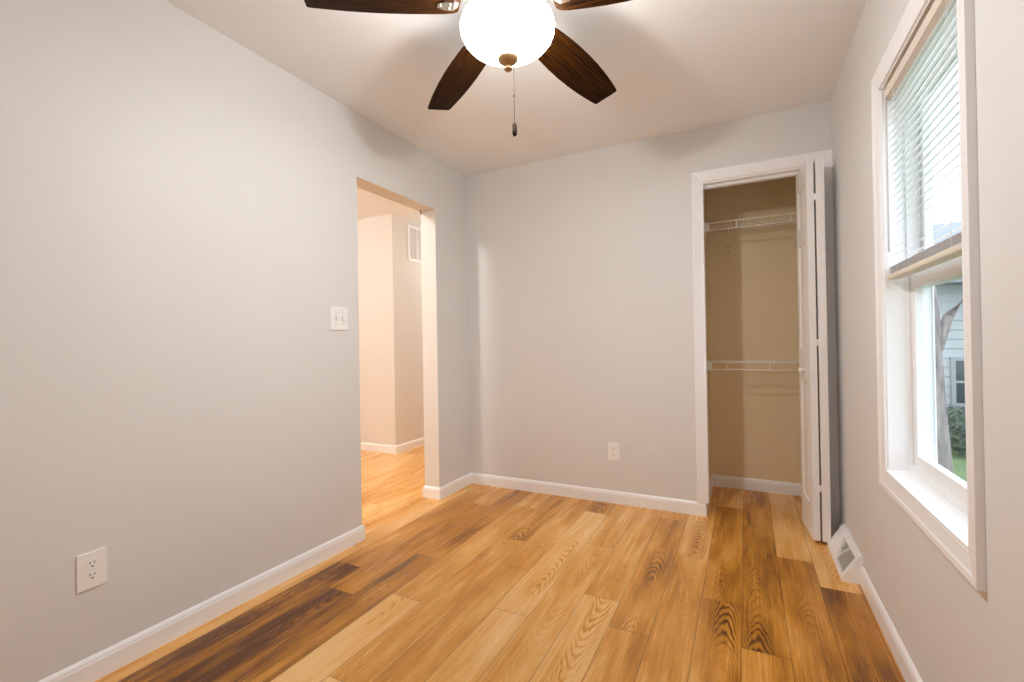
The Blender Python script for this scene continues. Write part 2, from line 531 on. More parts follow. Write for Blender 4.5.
# ------------------------------------------------------------------ bifold door folded open
def leaf_mesh(x0, x1, y0, y1, z0, z1, face):
    bm = bmesh.new()
    st = 0.052
    zs = [(z0 + 0.18, 0.86), (1.045, 1.635), (1.735, z1 - 0.115)]
    box(bm, x0, x1, y0, y0 + st, z0, z1, 0.0015); box(bm, x0, x1, y1 - st, y1, z0, z1, 0.0015)
    prev = z0
    for a, b in zs + [(z1, z1)]:
        box(bm, x0, x1, y0 + st, y1 - st, prev, a); prev = b
    xm = (x0 + x1) / 2; ht = (x1 - x0) / 2
    for a, b in zs:                # raised panels with a moulded slope all round
        ya, yb = y0 + st, y1 - st
        for s in (-1, 1):
            loops = []
            for ins, dep in ((0.0, ht), (0.007, ht - 0.007), (0.016, ht - 0.008), (0.034, ht - 0.002)):
                loops.append([bm.verts.new((xm + s * dep, yy, zz)) for yy, zz in ((ya + ins, a + ins), (yb - ins, a + ins), (yb - ins, b - ins), (ya + ins, b - ins))])
            for A, B in zip(loops, loops[1:]):
                for k in range(4):
                    bm.faces.new((A[k], A[(k + 1) % 4], B[(k + 1) % 4], B[k]))
            bm.faces.new(loops[-1])
    return bm
door = tag(empty('door_1', (0.345, 3.09, 0)), 'white panelled bifold closet door folded open at the right jamb', 'door', None, 'structure')
def pchild(name, bm, mat, par, smooth=False):
    o = link(name, bm, mat, par, smooth)
    o.matrix_parent_inverse = Matrix.Translation(par.matrix_basis.translation).inverted() if par.parent is None else Matrix()
    return o
bm = leaf_mesh(0.304, 0.338, 2.943, 3.236, 0.020, 2.066, -1)
ROT = Matrix.Translation((0.304, 2.943, 0)) @ Matrix.Rotation(math.radians(4.6), 4, 'Z') @ Matrix.Translation((-0.304, -2.943, 0))
bmesh.ops.transform(bm, matrix=ROT, verts=bm.verts)
dl = pchild('door_panel', bm, M_DOOR, door)
dr_ = pchild('door_panel', leaf_mesh(0.346, 0.384, 2.940, 3.236, 0.020, 2.066, 1), M_DOOR, door)
bm = bmesh.new()
prof = [(0.006, 0.0), (0.006, 0.010), (0.011, 0.014), (0.0155, 0.020), (0.0155, 0.025), (0.011, 0.029), (0.004, 0.031)]
lathe(bm, prof, 0, 0, 20)
for v in bm.verts: v.co = ROT @ Vector((0.304 - v.co.z, 3.075 + v.co.x, 0.925 + v.co.y))
kn = link('knob', bm, M_PLATE, dl, True)
for z in (0.30, 1.08, 1.86):
    bm = bmesh.new(); box(bm, 0.336, 0.348, 2.9470, 2.9500, z - 0.018, z + 0.018); tube(bm, [(0.342, 2.9465, z - 0.018), (0.342, 2.9465, z + 0.018)], 0.0026, 10)
    pchild('hinge', bm, M_PLATE, door)

# ------------------------------------------------------------------ window
win = tag(empty('window_1', (XR, (WY0 + WY1) / 2, WZ0)), 'white double-hung window in the right wall', 'window', None, 'structure')
def w_(name, bm, mat, smooth=False): return pchild(name, bm, mat, win, smooth)
bm = bmesh.new()
WC = [(0, 0), (0, 0.0085), (0.006, 0.0105), (0.010, 0.0095), (0.040, 0.0135), (0.046, 0.0165), (0.060, 0.0175), (0.063, 0.0165), (0.063, 0)]
casing_leg(bm, [(WY0, WZ0), (WY0, WZ1), (WY1, WZ1), (WY1, WZ0)], 'x', WC)
w_('casing', bm, M_TRIM)
bm = bmesh.new()                       # jamb lining
XJ = XR + 0.060
for y0, y1, z0, z1 in ((WY0, WY0 + 0.006, WZ0, WZ1), (WY1 - 0.006, WY1, WZ0, WZ1), (WY0, WY1, WZ1 - 0.006, WZ1)):
    box(bm, XR - 0.001, XJ, y0, y1, z0, z1)
w_('jamb', bm, M_TRIM)
bm = bmesh.new()                       # inside sill, slightly sloped
prism(bm, [(XR - 0.009, WZ0 - 0.001), (XR - 0.009, WZ0 + 0.005), (XJ, WZ0 + 0.012), (XJ, WZ0 - 0.001)], lambda p, t: (p[0], t, p[1]), WY0, WY1)
w_('sill', bm, M_TRIM)
bm = bmesh.new()                       # vinyl frame
XF0, XF1 = XJ, XR + 0.130
fy0, fy1, fz0, fz1 = WY0, WY1, WZ0, WZ1
for y0, y1, z0, z1 in ((fy0, fy0 + 0.016, fz0, fz1), (fy1 - 0.016, fy1, fz0, fz1), (fy0 + 0.016, fy1 - 0.016, fz1 - 0.03, fz1)):
    box(bm, XF0, XF1, y0, y1, z0, z1)
prism(bm, [(XF0, fz0), (XF0, fz0 + 0.036), (XF0 + 0.008, fz0 + 0.036), (XF0 + 0.008, fz0 + 0.028), (XF1 + 0.02, fz0 + 0.014), (XF1 + 0.02, fz0)], lambda p, t: (p[0], t, p[1]), fy0 + 0.016, fy1 - 0.016)
for ya, yb in ((fy0 + 0.016, fy0 + 0.024), (fy1 - 0.024, fy1 - 0.016)):
    for xa in (XJ + 0.0340, XJ + 0.0640): box(bm, xa, xa + 0.003, ya, yb, fz0 + 0.03, fz1 - 0.03)
w_('window_frame', bm, M_VINYL)
def sash(name, xa, xb, z0, z1, bot, top, st=0.034):
    ya, yb = fy0 + 0.017, fy1 - 0.017
    bm = bmesh.new()
    box(bm, xa, xb, ya, ya + st, z0, z1, 0.002); box(bm, xa, xb, yb - st, yb, z0, z1, 0.002)
    box(bm, xa, xb, ya + st, yb - st, z0, z0 + bot, 0.002); box(bm, xa, xb, ya + st, yb - st, z1 - top, z1, 0.002)
    s = w_(name, bm, M_VINYL)
    xm = (xa + xb) / 2
    bm = bmesh.new(); box(bm, xm - 0.002, xm + 0.002, ya + st - 0.003, yb - st + 0.003, z0 + bot - 0.003, z1 - top + 0.003)
    link('pane', bm, M_GLASS, s)
    return s
lower = sash('lower_sash', XJ + 0.008, XJ + 0.033, WZ0 + 0.030, 1.318, 0.046, 0.048)
upper = sash('upper_sash', XJ + 0.038, XJ + 0.062, 1.272, WZ1 - 0.031, 0.046, 0.040)
bm = bmesh.new(); box(bm, XJ + 0.011, XJ + 0.031, 1.72, 1.78, 1.3181, 1.328, 0.003); box(bm, XJ + 0.010, XJ + 0.018, 1.745, 1.785, 1.328, 1.334, 0.002)
link('latch', bm, M_PLATE, lower)

# ------------------------------------------------------------------ blind
bl = tag(empty('window_blind', (0.466, (WY0 + WY1) / 2, WZ1 - 0.008)), 'white slatted mini blind half raised in the window recess', 'blind')
BY0, BY1 = WY0 + 0.012, WY1 - 0.014
bx = 0.4710
def b_(name, bm, mat, smooth=False): return pchild(name, bm, mat, bl, smooth)
bm = bmesh.new()
box(bm, bx - 0.0175, bx - 0.0162, BY0, BY1, WZ1 - 0.050, WZ1 - 0.018); box(bm, bx + 0.0162, bx + 0.0175, BY0, BY1, WZ1 - 0.050, WZ1 - 0.018)
box(bm, bx - 0.0162, bx + 0.0162, BY0, BY1, WZ1 - 0.050, WZ1 - 0.047)
box(bm, bx - 0.0175, bx + 0.0175, BY0, BY0 + 0.002, WZ1 - 0.050, WZ1 - 0.018); box(bm, bx - 0.0175, bx + 0.0175, BY1 - 0.002, BY1, WZ1 - 0.050, WZ1 - 0.018)
for yy in (BY0 + 0.02, BY1 - 0.02): box(bm, bx - 0.013, bx + 0.013, yy - 0.015, yy + 0.015, WZ1 - 0.018, WZ1 - 0.006)
b_('headrail', bm, M_RAIL)
def slat_mesh(tilt, w=0.029):
    bm = bmesh.new()
    n = 5; rows = []
    for k in range(n):
        s = (k / (n - 1) - 0.5) * w
        c = 0.0016 * (1 - (2 * k / (n - 1) - 1) ** 2)
        x = s * math.cos(tilt) - c * math.sin(tilt); z = s * math.sin(tilt) + c * math.cos(tilt)
        rows.append((x, z))
    for th in (0, 1): pass
    up = [[bm.verts.new((x, y, z + 0.0003)) for x, z in rows] for y in (BY0 + 0.003, BY1 - 0.003)]
    dn = [[bm.verts.new((x, y, z - 0.0003)) for x, z in rows] for y in (BY0 + 0.003, BY1 - 0.003)]
    for k in range(n - 1):
        bm.faces.new((up[0][k], up[0][k + 1], up[1][k + 1], up[1][k]))
        bm.faces.new((dn[0][k + 1], dn[0][k], dn[1][k], dn[1][k + 1]))
    for e in (0, 1):
        for k in range(n - 1): bm.faces.new((up[e][k], dn[e][k], dn[e][k + 1], up[e][k + 1]))
    for k in (0, n - 1): bm.faces.new((up[0][k], up[1][k], dn[1][k], dn[0][k]))
    return bm
TILT = math.radians(36)
z = WZ1 - 0.068
first = None; cnt = 0
while z > 1.362:
    if first is None:
        first = b_('slat', slat_mesh(TILT), M_SLAT, True); s = first
    else:
        s = first.copy(); COL.objects.link(s)
    s.location = (bx, 0, z); z -= 0.0255; cnt += 1
flat = None
for k in range(9):
    if flat is None:
        flat = b_('slat', slat_mesh(0.0), M_SLAT, True); s = flat
    else:
        s = flat.copy(); COL.objects.link(s)
    s.location = (bx, 0, 1.3265 + k * 0.0027)
bm = bmesh.new(); box(bm, bx - 0.0195, bx + 0.0205, BY0 + 0.002, BY1 - 0.002, 1.305, 1.322, 0.004)
b_('bottom_rail', bm, M_RAIL)
for yy in (BY0 + 0.10, BY1 - 0.10):
    bm = bmesh.new()
    for dx in (-0.0148, 0.0148): tube(bm, [(bx + dx, yy, 1.322), (bx + dx, yy, WZ1 - 0.05)], 0.0007, 6)
    b_('ladder_cord', bm, M_SLAT)
bm = bmesh.new(); tube(bm, [(bx - 0.020, BY1 - 0.035, 1.40), (bx - 0.020, BY1 - 0.035, WZ1 - 0.055)], 0.0030, 6)
tube(bm, [(bx - 0.020, BY1 - 0.035, WZ1 - 0.056), (bx - 0.008, BY1 - 0.035, WZ1 - 0.048)], 0.0016, 6)
b_('tilt_wand', bm, M_GREYMET)

# ------------------------------------------------------------------ ceiling fan with light
FX, FY, FZ = -0.72, 1.43, 2.21
fan = tag(empty('ceiling_fan', (FX, FY, H)), 'five-bladed walnut ceiling fan with lit white globe', 'ceiling fan')
def f_(name, bm, mat, smooth=True): return pchild(name, bm, mat, fan, smooth)
bm = bmesh.new(); lathe(bm, [(0.075, 2.4395), (0.078, 2.425), (0.070, 2.405), (0.045, 2.392)], FX, FY); f_('canopy', bm, M_NICKEL)
bm = bmesh.new(); lathe(bm, [(0.045, 2.392), (0.085, 2.388), (0.112, 2.370), (0.118, 2.345), (0.112, 2.315), (0.095, 2.298), (0.060, 2.290)], FX, FY); f_('motor_housing', bm, M_NICKEL)
bm = bmesh.new(); lathe(bm, [(0.058, 2.2905), (0.062, 2.270), (0.090, 2.260), (0.122, 2.252), (0.130, 2.246), (0.130, 2.240)], FX, FY); f_('light_fitter', bm, M_NICKEL)
bm = bmesh.new()
GP = [(0.122, 2.243), (0.132, 2.240), (0.144, 2.233), (0.156, 2.218), (0.1635, 2.198), (0.162, 2.180), (0.153, 2.160), (0.137, 2.142), (0.112, 2.126), (0.084, 2.111), (0.056, 2.099), (0.030, 2.093), (0.008, 2.092)]
lathe(bm, GP, FX, FY, 56); f_('light_globe', bm, M_GLOBE)
bm = bmesh.new(); lathe(bm, [(0.033, 2.0935), (0.036, 2.089), (0.033, 2.081), (0.022, 2.073), (0.010, 2.068), (0.008, 2.063), (0.013, 2.059), (0.0145, 2.053), (0.010, 2.048), (0.003, 2.046)], FX, FY, 28)
f_('finial', bm, paint('antique brass', (0.40, 0.25, 0.11), 0.45, metal=0.5))
def blade_mesh():
    bm = bmesh.new()
    uvl = bm.loops.layers.uv.new('UVMap')
    st = [(0.165, 0.044), (0.172, 0.053), (0.185, 0.060), (0.21, 0.065), (0.26, 0.071), (0.33, 0.0765), (0.40, 0.0785), (0.47, 0.077), (0.54, 0.072), (0.60, 0.065), (0.648, 0.058), (0.660, 0.055), (0.664, 0.050)]
    n = 7; th = 0.003
    top, bot = [], []
    for r, w in st:
        top.append([bm.verts.new((r, w * (2 * k / (n - 1) - 1), th)) for k in range(n)])
        bot.append([bm.verts.new((r, w * (2 * k / (n - 1) - 1), -th)) for k in range(n)])
    for i in range(len(st) - 1):
        for k in range(n - 1):
            bm.faces.new((top[i][k], top[i + 1][k], top[i + 1][k + 1], top[i][k + 1]))
            bm.faces.new((bot[i][k + 1], bot[i + 1][k + 1], bot[i + 1][k], bot[i][k]))
        for k in (0, n - 1):
            bm.faces.new((top[i][k], top[i + 1][k], bot[i + 1][k], bot[i][k]))
    for i in (0, len(st) - 1):
        for k in range(n - 1):
            bm.faces.new((top[i][k], top[i][k + 1], bot[i][k + 1], bot[i][k]))
    bmesh.ops.recalc_face_normals(bm, faces=bm.faces)
    for f in bm.faces:
        for lp in f.loops: lp[uvl].uv = (lp.vert.co.x, lp.vert.co.y)
    return bm
def iron_mesh():
    bm = bmesh.new()
    # curved arm from the motor dropping to a plate under the blade root
    path = [(0.080, 0.058), (0.110, 0.054), (0.135, 0.042), (0.155, 0.020), (0.170, 0.002), (0.186, -0.006), (0.215, -0.0065), (0.240, -0.007)]
    ws = [0.020, 0.016, 0.013, 0.013, 0.016, 0.026, 0.028, 0.012]
    prev = None
    for (x, zz), w in zip(path, ws):
        ring = [bm.verts.new((x, -w, zz - 0.0028)), bm.verts.new((x, w, zz - 0.0028)), bm.verts.new((x, w, zz + 0.0028)), bm.verts.new((x, -w, zz + 0.0028))]
        if prev:
            for k in range(4): bm.faces.new((prev[k], prev[(k + 1) % 4], ring[(k + 1) % 4], ring[k]))
        else: bm.faces.new(list(reversed(ring)))
        prev = ring
    bm.faces.new(prev)
    for x, y in ((0.200, -0.014), (0.200, 0.014), (0.232, 0.0)): disc(bm, (x, y, -0.0095), (0, 0, -1), 0.005, 0.003, 12)
    return bm
b0 = i0 = None
for k in range(5):
    ang = math.radians(74.76 + 72.03 * k)
    R = Matrix.Rotation(ang, 4, 'Z') @ Matrix.Rotation(math.radians(5.4), 4, 'Y') @ Matrix.Rotation(math.radians(-12), 4, 'X')
    if b0 is None:
        b0 = f_('blade', blade_mesh(), M_BLADE, False); i0 = f_('blade_bracket', iron_mesh(), M_NICKEL, False)
        b, ir = b0, i0
        b.matrix_parent_inverse = ir.matrix_parent_inverse = Matrix()
    else:
        b = b0.copy(); ir = i0.copy()
        for o in (b, ir): COL.objects.link(o); o.parent = fan
    b.matrix_basis = Matrix.Translation((0, 0, FZ + 0.062 - H)) @ R
    ir.matrix_basis = Matrix.Translation((0, 0, FZ + 0.043 - H)) @ Matrix.Rotation(ang, 4, 'Z') @ Matrix.Rotation(math.radians(-12), 4, 'X')
PX, PY = -0.776, 1.588
bm = bmesh.new(); tube(bm, [(FX - 0.02, FY + 0.05, 2.272), (FX - 0.045, FY + 0.12, 2.262), (PX, PY, 2.245), (PX, PY, 2.15), (PX, PY, 1.943)], 0.0011, 6)
lathe(bm, [(0.0008, 2.055), (0.003, 2.052), (0.003, 2.047), (0.0008, 2.044)], PX, PY, 10)
pc = f_('pull_chain', bm, M_BRONZE)
bm = bmesh.new(); lathe(bm, [(0.002, 1.948), (0.006, 1.944), (0.0085, 1.936), (0.009, 1.912), (0.008, 1.900), (0.004, 1.895)], PX, PY, 16)
link('chain_fob', bm, M_BRONZE, pc, True)

# ------------------------------------------------------------------ wire shelves
def wire_shelf(name, zt, label, spacers):
    x0, x1 = CXL + 0.001, XR - 0.001
    yf, yb = 3.505, CYB - 0.006
    zb = zt - 0.052
    t = tag(empty(name, (x0, yb, zt)), label, 'shelf', 'wire shelves in the closet')
    def s_(nm, bm, mat, sm=True): return pchild(nm, bm, mat, t, sm)
    bm = bmesh.new()
    k = 0
    x = x0 + 0.02
    while x < x1 - 0.01:
        tube(bm, [(x, yf + 0.002, zt + 0.002), (x, yb, zt + 0.002)], 0.0013, 6)
        x += 0.0254
    for yy in (yb - 0.004, (yf + yb) / 2): tube(bm, [(x0 + 0.004, yy, zt - 0.002), (x1 - 0.004, yy, zt - 0.002)], 0.0024, 8)
    s_('wire_deck', bm, M_WIRE)
    for nm, zz in (('front_rod', zt - 0.002), ('hanging_rod', zb)):
        bm = bmesh.new(); tube(bm, [(x0 + 0.004, yf, zz), (x1 - 0.004, yf, zz)], 0.0031, 10); s_(nm, bm, M_WIRE)
    for xs in spacers:
        bm = bmesh.new(); tube(bm, [(xs, yf, zb), (xs, yf, zt - 0.002)], 0.0030, 8); s_('spacer', bm, M_WIRE)
    for xa, xb in ((x0, x0 + 0.034), (x1 - 0.034, x1)):
        bm = bmesh.new(); box(bm, xa, xb, yf - 0.007, yf + 0.010, zb - 0.007, zt + 0.006, 0.003)
        box(bm, xa if xa == x0 else x1 - 0.004, x0 + 0.004 if xa == x0 else xb, yf - 0.012, yf + 0.020, zb - 0.010, zt + 0.014, 0.0015)
        s_('end_bracket', bm, M_PLATE, False)
    for xs in (-0.10, 0.18):
        bm = bmesh.new(); box(bm, xs - 0.007, xs + 0.007, yb - 0.010, CYB, zt - 0.008, zt + 0.010, 0.002); s_('wall_clip', bm, M_PLATE, False)
    return t
wire_shelf('wire_shelf', 1.918, 'upper white wire shelf high inside the closet', (-0.042, 0.275))
wire_shelf('wire_shelf', 0.950, 'lower white wire shelf at knob height inside the closet', (-0.122, 0.137, 0.40))
for i, (xs, lab) in enumerate(((-0.108, 'pair of screw holes on closet wall near its left corner'), (0.331, 'pair of screw holes on closet wall next to the folded door'))):
    t = tag(empty('wall_anchor', (xs, CYB, 1.77)), lab, 'wall anchor', 'old anchors under the upper shelf')
    for dz in (-0.018, 0.018):
        bm = bmesh.new(); disc(bm, (xs, CYB - 0.001, 1.772 + dz), (0, 1, 0), 0.006, 0.004, 12)
        pchild('screw_hole', bm, paint('anchor grey', (0.20, 0.16, 0.11), 0.5), t)

# ------------------------------------------------------------------ outlets and switch
def outlet(label, c, axis, hw=0.040, hh=0.061):
    """c: centre of the plate on the wall; axis 'x' faces +X, 'y' faces -Y"""
    t = tag(empty('power_outlet', c), label, 'power outlet', 'duplex outlets in the room')
    def put(nm, bm, mat, sm=False, par=None):
        for v in bm.verts:
            a, b, d = v.co.x, v.co.y, v.co.z            # across, up, out of the wall
            v.co = Vector((d, a, b)) if axis == 'x' else Vector((a, -d, b))
        o = link(nm, bm, mat, par or t, sm)
        return o
    bm = bmesh.new(); box(bm, -hw, hw, -hh, hh, 0, 0.0062, 0.0028); put('cover_plate', bm, M_PLATE)
    for dz in (0.0195, -0.0195):
        bm = bmesh.new()
        poly = [(0.0172 * math.cos(a) * 1.0, dz + max(-0.0135, min(0.0135, 0.0172 * math.sin(a)))) for a in [2 * math.pi * k / 28 for k in range(28)]]
        prism(bm, poly, lambda p, q: (p[0], p[1], q), 0.0060, 0.0078)
        rc = put('receptacle', bm, M_PLATE)
        bm = bmesh.new(); box(bm, -0.0075, -0.0052, dz + 0.001, dz + 0.0095, 0.0074, 0.0080); put('slot', bm, M_SLOT, par=rc)
        bm = bmesh.new(); box(bm, 0.0052, 0.0075, dz + 0.002, dz + 0.0090, 0.0074, 0.0080); put('slot', bm, M_SLOT, par=rc)
        bm = bmesh.new(); disc(bm, (0, dz - 0.0065, 0.0074), (0, 0, 1), 0.0028, 0.0007, 14); put('ground_hole', bm, M_SLOT, par=rc)
    bm = bmesh.new(); disc(bm, (0, 0, 0.0060), (0, 0, 1), 0.0032, 0.0010, 12); put('screw', bm, M_PLATE)
    return t
outlet('white duplex outlet low on the left wall', (XL, 0.745, 0.370), 'x')
outlet('white duplex outlet low on the back wall beside the closet', (-0.819, YB, 0.352), 'y')
t = tag(empty('light_switch', (XL, 1.815, 1.252)), 'white two-gang toggle switch plate beside the hall opening', 'light switch')
def sput(nm, bm, mat):
    for v in bm.verts: v.co = Vector((v.co.z, v.co.x, v.co.y))
    return link(nm, bm, mat, t)
bm = bmesh.new(); box(bm, -0.060, 0.060, -0.0625, 0.0625, 0, 0.0062, 0.0028); sput('cover_plate', bm, M_PLATE)
for dx, up in ((-0.023, 1), (0.023, -1)):
    bm = bmesh.new(); box(bm, dx - 0.0052, dx + 0.0052, -0.012, 0.012, 0.0058, 0.0066); sput('toggle_slot', bm, M_GREYMET)
    bm = bmesh.new(); prism(bm, [(-0.005, 0.006), (0.005, 0.006), (0.004 + up * 0.007, 0.017), (-0.003 + up * 0.007, 0.018)], lambda p, q: (q, p[0], p[1]), dx - 0.004, dx + 0.004); sput('toggle', bm, M_PLATE)
    for dz in (0.030, -0.030):
        bm = bmesh.new(); disc(bm, (dx, dz, 0.0058), (0, 0, 1), 0.003, 0.0012, 12); sput('screw', bm, M_GREYMET)

# ------------------------------------------------------------------ floor-level air register on the right wall
t = tag(empty('air_register', (XR, 2.75, 0)), 'white sloped baseboard air register on floor below the door corner', 'air register')
def r_(nm, bm, mat): return pchild(nm, bm, mat, t)
Y0, Y1 = 2.541, 2.957
pA, pB = Vector((0.368, 0.012)), Vector((0.436, 0.124))          # sloping face, bottom and top (x, z)
def on(s, y, d=0.0):
    p = pA + (pB - pA) * s; nrm = Vector((-(pB - pA).y, (pB - pA).x)).normalized()
    return Vector((p.x + nrm.x * d, y, p.y + nrm.y * d))
bm = bmesh.new()
HOLE = [(0.12, 2.576), (0.13, 2.735), (0.80, 2.830), (0.83, 2.572)]
ya, yb, sa, sb = 2.575, 2.80, 0.12, 0.82
outer = [on(0, Y0), on(0, Y1), on(1, Y1), on(1, Y0)]
inner = [on(a, b) for a, b in HOLE]
deep = [on(a, b, -0.012) for a, b in HOLE]
vo, vi, vd = [[bm.verts.new(p) for p in L_] for L_ in (outer, inner, deep)]
for k in range(4):
    j = (k + 1) % 4
    bm.faces.new((vo[k], vo[j], vi[j], vi[k])); bm.faces.new((vi[k], vi[j], vd[j], vd[k]))
for yy in (Y0, Y1):
    bm.faces.new([bm.verts.new(p) for p in ((0.368, yy, 0), (0.368, yy, 0.012), (0.436, yy, 0.124), (XR - 0.0005, yy, 0.124), (XR - 0.0005, yy, 0))])
bm.faces.new([bm.verts.new(p) for p in ((0.368, Y0, 0), (0.368, Y1, 0), (0.368, Y1, 0.012), (0.368, Y0, 0.012))])
bm.faces.new([bm.verts.new(p) for p in ((0.436, Y0, 0.124), (0.436, Y1, 0.124), (XR - 0.0005, Y1, 0.124), (XR - 0.0005, Y0, 0.124))])
bmesh.ops.remove_doubles(bm, verts=bm.verts, dist=1e-5)
r_('housing', bm, M_TRIM)
bm = bmesh.new()
def strip(y_a, y_b, s_a, s_b, d0, d1, w=0.006):
    p, q = on(s_a, y_a, d0), on(s_b, y_b, d0); p2, q2 = on(s_a, y_a, d1), on(s_b, y_b, d1)
    dv = Vector((0, w / 2, 0))
    vsx = [bm.verts.new(v) for v in (p - dv, p + dv, q + dv, q - dv, p2 - dv, p2 + dv, q2 + dv, q2 - dv)]
    for ids in ((0, 1, 2, 3), (7, 6, 5, 4), (0, 4, 5, 1), (1, 5, 6, 2), (2, 6, 7, 3), (3, 7, 4, 0)): bm.faces.new([vsx[i] for i in ids])
strip(2.757, 2.687, 0.12, 0.82, -0.001, -0.010, 0.009)
r_('divider', bm, M_TRIM)
bm = bmesh.new(); bm.faces.new([bm.verts.new(on(s, y, -0.016)) for s, y in ((sa - .05, ya - .02), (sa - .05, yb + .02), (sb + .05, yb + .02), (sb + .05, ya - .02))])
r_('damper', bm, M_GREYMET)
bm = bmesh.new()
for k in range(9):
    yy = ya + 0.02 + k * (yb - ya - 0.04) / 8
    strip(yy, yy, sa, sb, -0.006, -0.015, 0.0018)
r_('vane', bm, M_GREYMET)

# ------------------------------------------------------------------ hall grille and small hook
t = tag(empty('return_air_grille', (HX, 4.11, 2.19)), 'white louvred return air grille high on the hall wall', 'air grille')
def g_(nm, bm, mat): return pchild(nm, bm, mat, t)
ga, gb, za, zb = 3.895, 4.330, 2.000, 2.385
bm = bmesh.new()
fw = 0.026
for y0, y1, z0, z1 in ((ga, ga + fw, za, zb), (gb - fw, gb, za, zb), (ga + fw, gb - fw, za, za + fw), (ga + fw, gb - fw, zb - fw, zb)):
    box(bm, HX, HX + 0.010, y0, y1, z0, z1)
for yy in (4.040, 4.185): box(bm, HX, HX + 0.009, yy - 0.006, yy + 0.006, za + fw, zb - fw)
g_('grille_frame', bm, M_TRIM)
bm = bmesh.new(); box(bm, HX, HX + 0.0015, ga + 0.01, gb - 0.01, za + 0.01, zb - 0.01); g_('duct_backing', bm, M_GREYMET)
n = 22
for k in range(n):
    zz = za + fw + (k + 0.5) * (zb - za - 2 * fw) / n
    bm = bmesh.new()
    prism(bm, [(HX + 0.002, zz + 0.006), (HX + 0.0075, zz - 0.005), (HX + 0.0080, zz - 0.0045), (HX + 0.0025, zz + 0.0065)], lambda p, q: (p[0], q, p[1]), ga + fw, gb - fw)
    g_('louver', bm, M_TRIM)
t = tag(empty('wall_hook', (-2.03, 2.690, OZ)), 'small dark hook under the top corner of the hall opening', 'hook')
bm = bmesh.new(); tube(bm, [(-2.06, 2.66, OZ), (-2.06, 2.66, OZ - 0.014), (-2.06, 2.665, OZ - 0.026), (-2.06, 2.674, OZ - 0.030), (-2.06, 2.682, OZ - 0.024)], 0.0035, 8); pchild('hook_wire', bm, M_BRONZE, t)
bm = bmesh.new(); disc(bm, (-2.06, 2.66, OZ - 0.003), (0, 0, 1), 0.009, 0.003, 16); pchild('hook_plate', bm, M_PLATE, t)

# ------------------------------------------------------------------ outside the window
def m_grass():
    m, nt, b = new_mat('lawn')
    nz = nt.nodes.new('ShaderNodeTexNoise'); nz.inputs['Scale'].default_value = 3.0; nz.inputs['Detail'].default_value = 8
    rp = nt.nodes.new('ShaderNodeValToRGB')
    rp.color_ramp.elements[0].color = (0.06, 0.10, 0.045, 1); rp.color_ramp.elements[1].color = (0.17, 0.24, 0.10, 1)
    tc = nt.nodes.new('ShaderNodeTexCoord'); nt.links.new(tc.outputs['Object'], nz.inputs['Vector'])
    nt.links.new(nz.outputs['Fac'], rp.inputs['Fac']); nt.links.new(rp.outputs['Color'], b.inputs['Base Color'])
    b.inputs['Roughness'].default_value = 0.9
    return m
def m_bark():
    m, nt, b = new_mat('pale bark')
    nz = nt.nodes.new('ShaderNodeTexNoise'); nz.inputs['Scale'].default_value = 9.0; nz.inputs['Detail'].default_value = 8
    mp = nt.nodes.new('ShaderNodeMapping'); mp.inputs['Scale'].default_value = (1.6, 1.6, 0.35)
    rp = nt.nodes.new('ShaderNodeValToRGB')
    rp.color_ramp.elements[0].position = 0.3; rp.color_ramp.elements[0].color = (0.14, 0.12, 0.13, 1)
    rp.color_ramp.elements[1].position = 0.7; rp.color_ramp.elements[1].color = (0.40, 0.35, 0.35, 1)
    tc = nt.nodes.new('ShaderNodeTexCoord'); nt.links.new(tc.outputs['Object'], mp.inputs['Vector']); nt.links.new(mp.outputs['Vector'], nz.inputs['Vector'])
    nt.links.new(nz.outputs['Fac'], rp.inputs['Fac']); nt.links.new(rp.outputs['Color'], b.inputs['Base Color'])
    b.inputs['Roughness'].default_value = 0.9
    return m
M_SIDING = paint('pale vinyl siding', (0.38, 0.41, 0.43), 0.5)
M_OUTWHITE = paint('outdoor white', (0.30, 0.32, 0.34), 0.5)
M_DARKGLASS = paint('dark window glass', (0.06, 0.075, 0.09), 0.1)
M_ROOF = paint('slate grey shingles', (0.24, 0.26, 0.29), 0.85)
M_FENCE = paint('weathered dark fence', (0.085, 0.10, 0.11), 0.8)
M_LEAF = paint('shrub leaves', (0.055, 0.085, 0.05), 0.7, var=0.4)
GZ = -0.55
bm = bmesh.new(); box(bm, XR + WT + 0.02, 22, -6, 30, GZ - 0.2, GZ)
struct('lawn', bm, m_grass(), 'green lawn outside the window', 'lawn')

NY = 10.5
nh = tag(empty('neighbor_house', (5.5, NY, GZ)), 'pale lap-sided house beyond the tree outside the window', 'house')
def n_(nm, bm, mat, sm=False): return pchild(nm, bm, mat, nh, sm)
bm = bmesh.new()
prof = [(NY + 0.05, GZ)]
zz = GZ
while zz < 2.0:
    prof += [(NY - 0.022, zz), (NY - 0.004, zz + 0.16)]; zz += 0.16
prof += [(NY + 0.05, zz)]
prism(bm, prof, lambda p, q: (q, p[0], p[1]), 2.2, 10.0)
box(bm, 2.21, 9.99, NY + 0.05, NY + 5.0, GZ, zz)
n_('siding_wall', bm, M_SIDING)
bm = bmesh.new(); box(bm, 2.12, 2.22, NY - 0.04, NY + 0.06, GZ, zz); n_('corner_board', bm, M_OUTWHITE)
bm = bmesh.new()
prism(bm, [(NY - 0.5, zz - 0.03), (NY - 0.5, zz + 0.10), (NY + 2.5, zz + 1.5), (NY + 5.6, zz + 0.1), (NY + 5.6, zz - 0.03)], lambda p, q: (q, p[0], p[1]), 1.9, 10.3)
n_('roof', bm, M_ROOF)
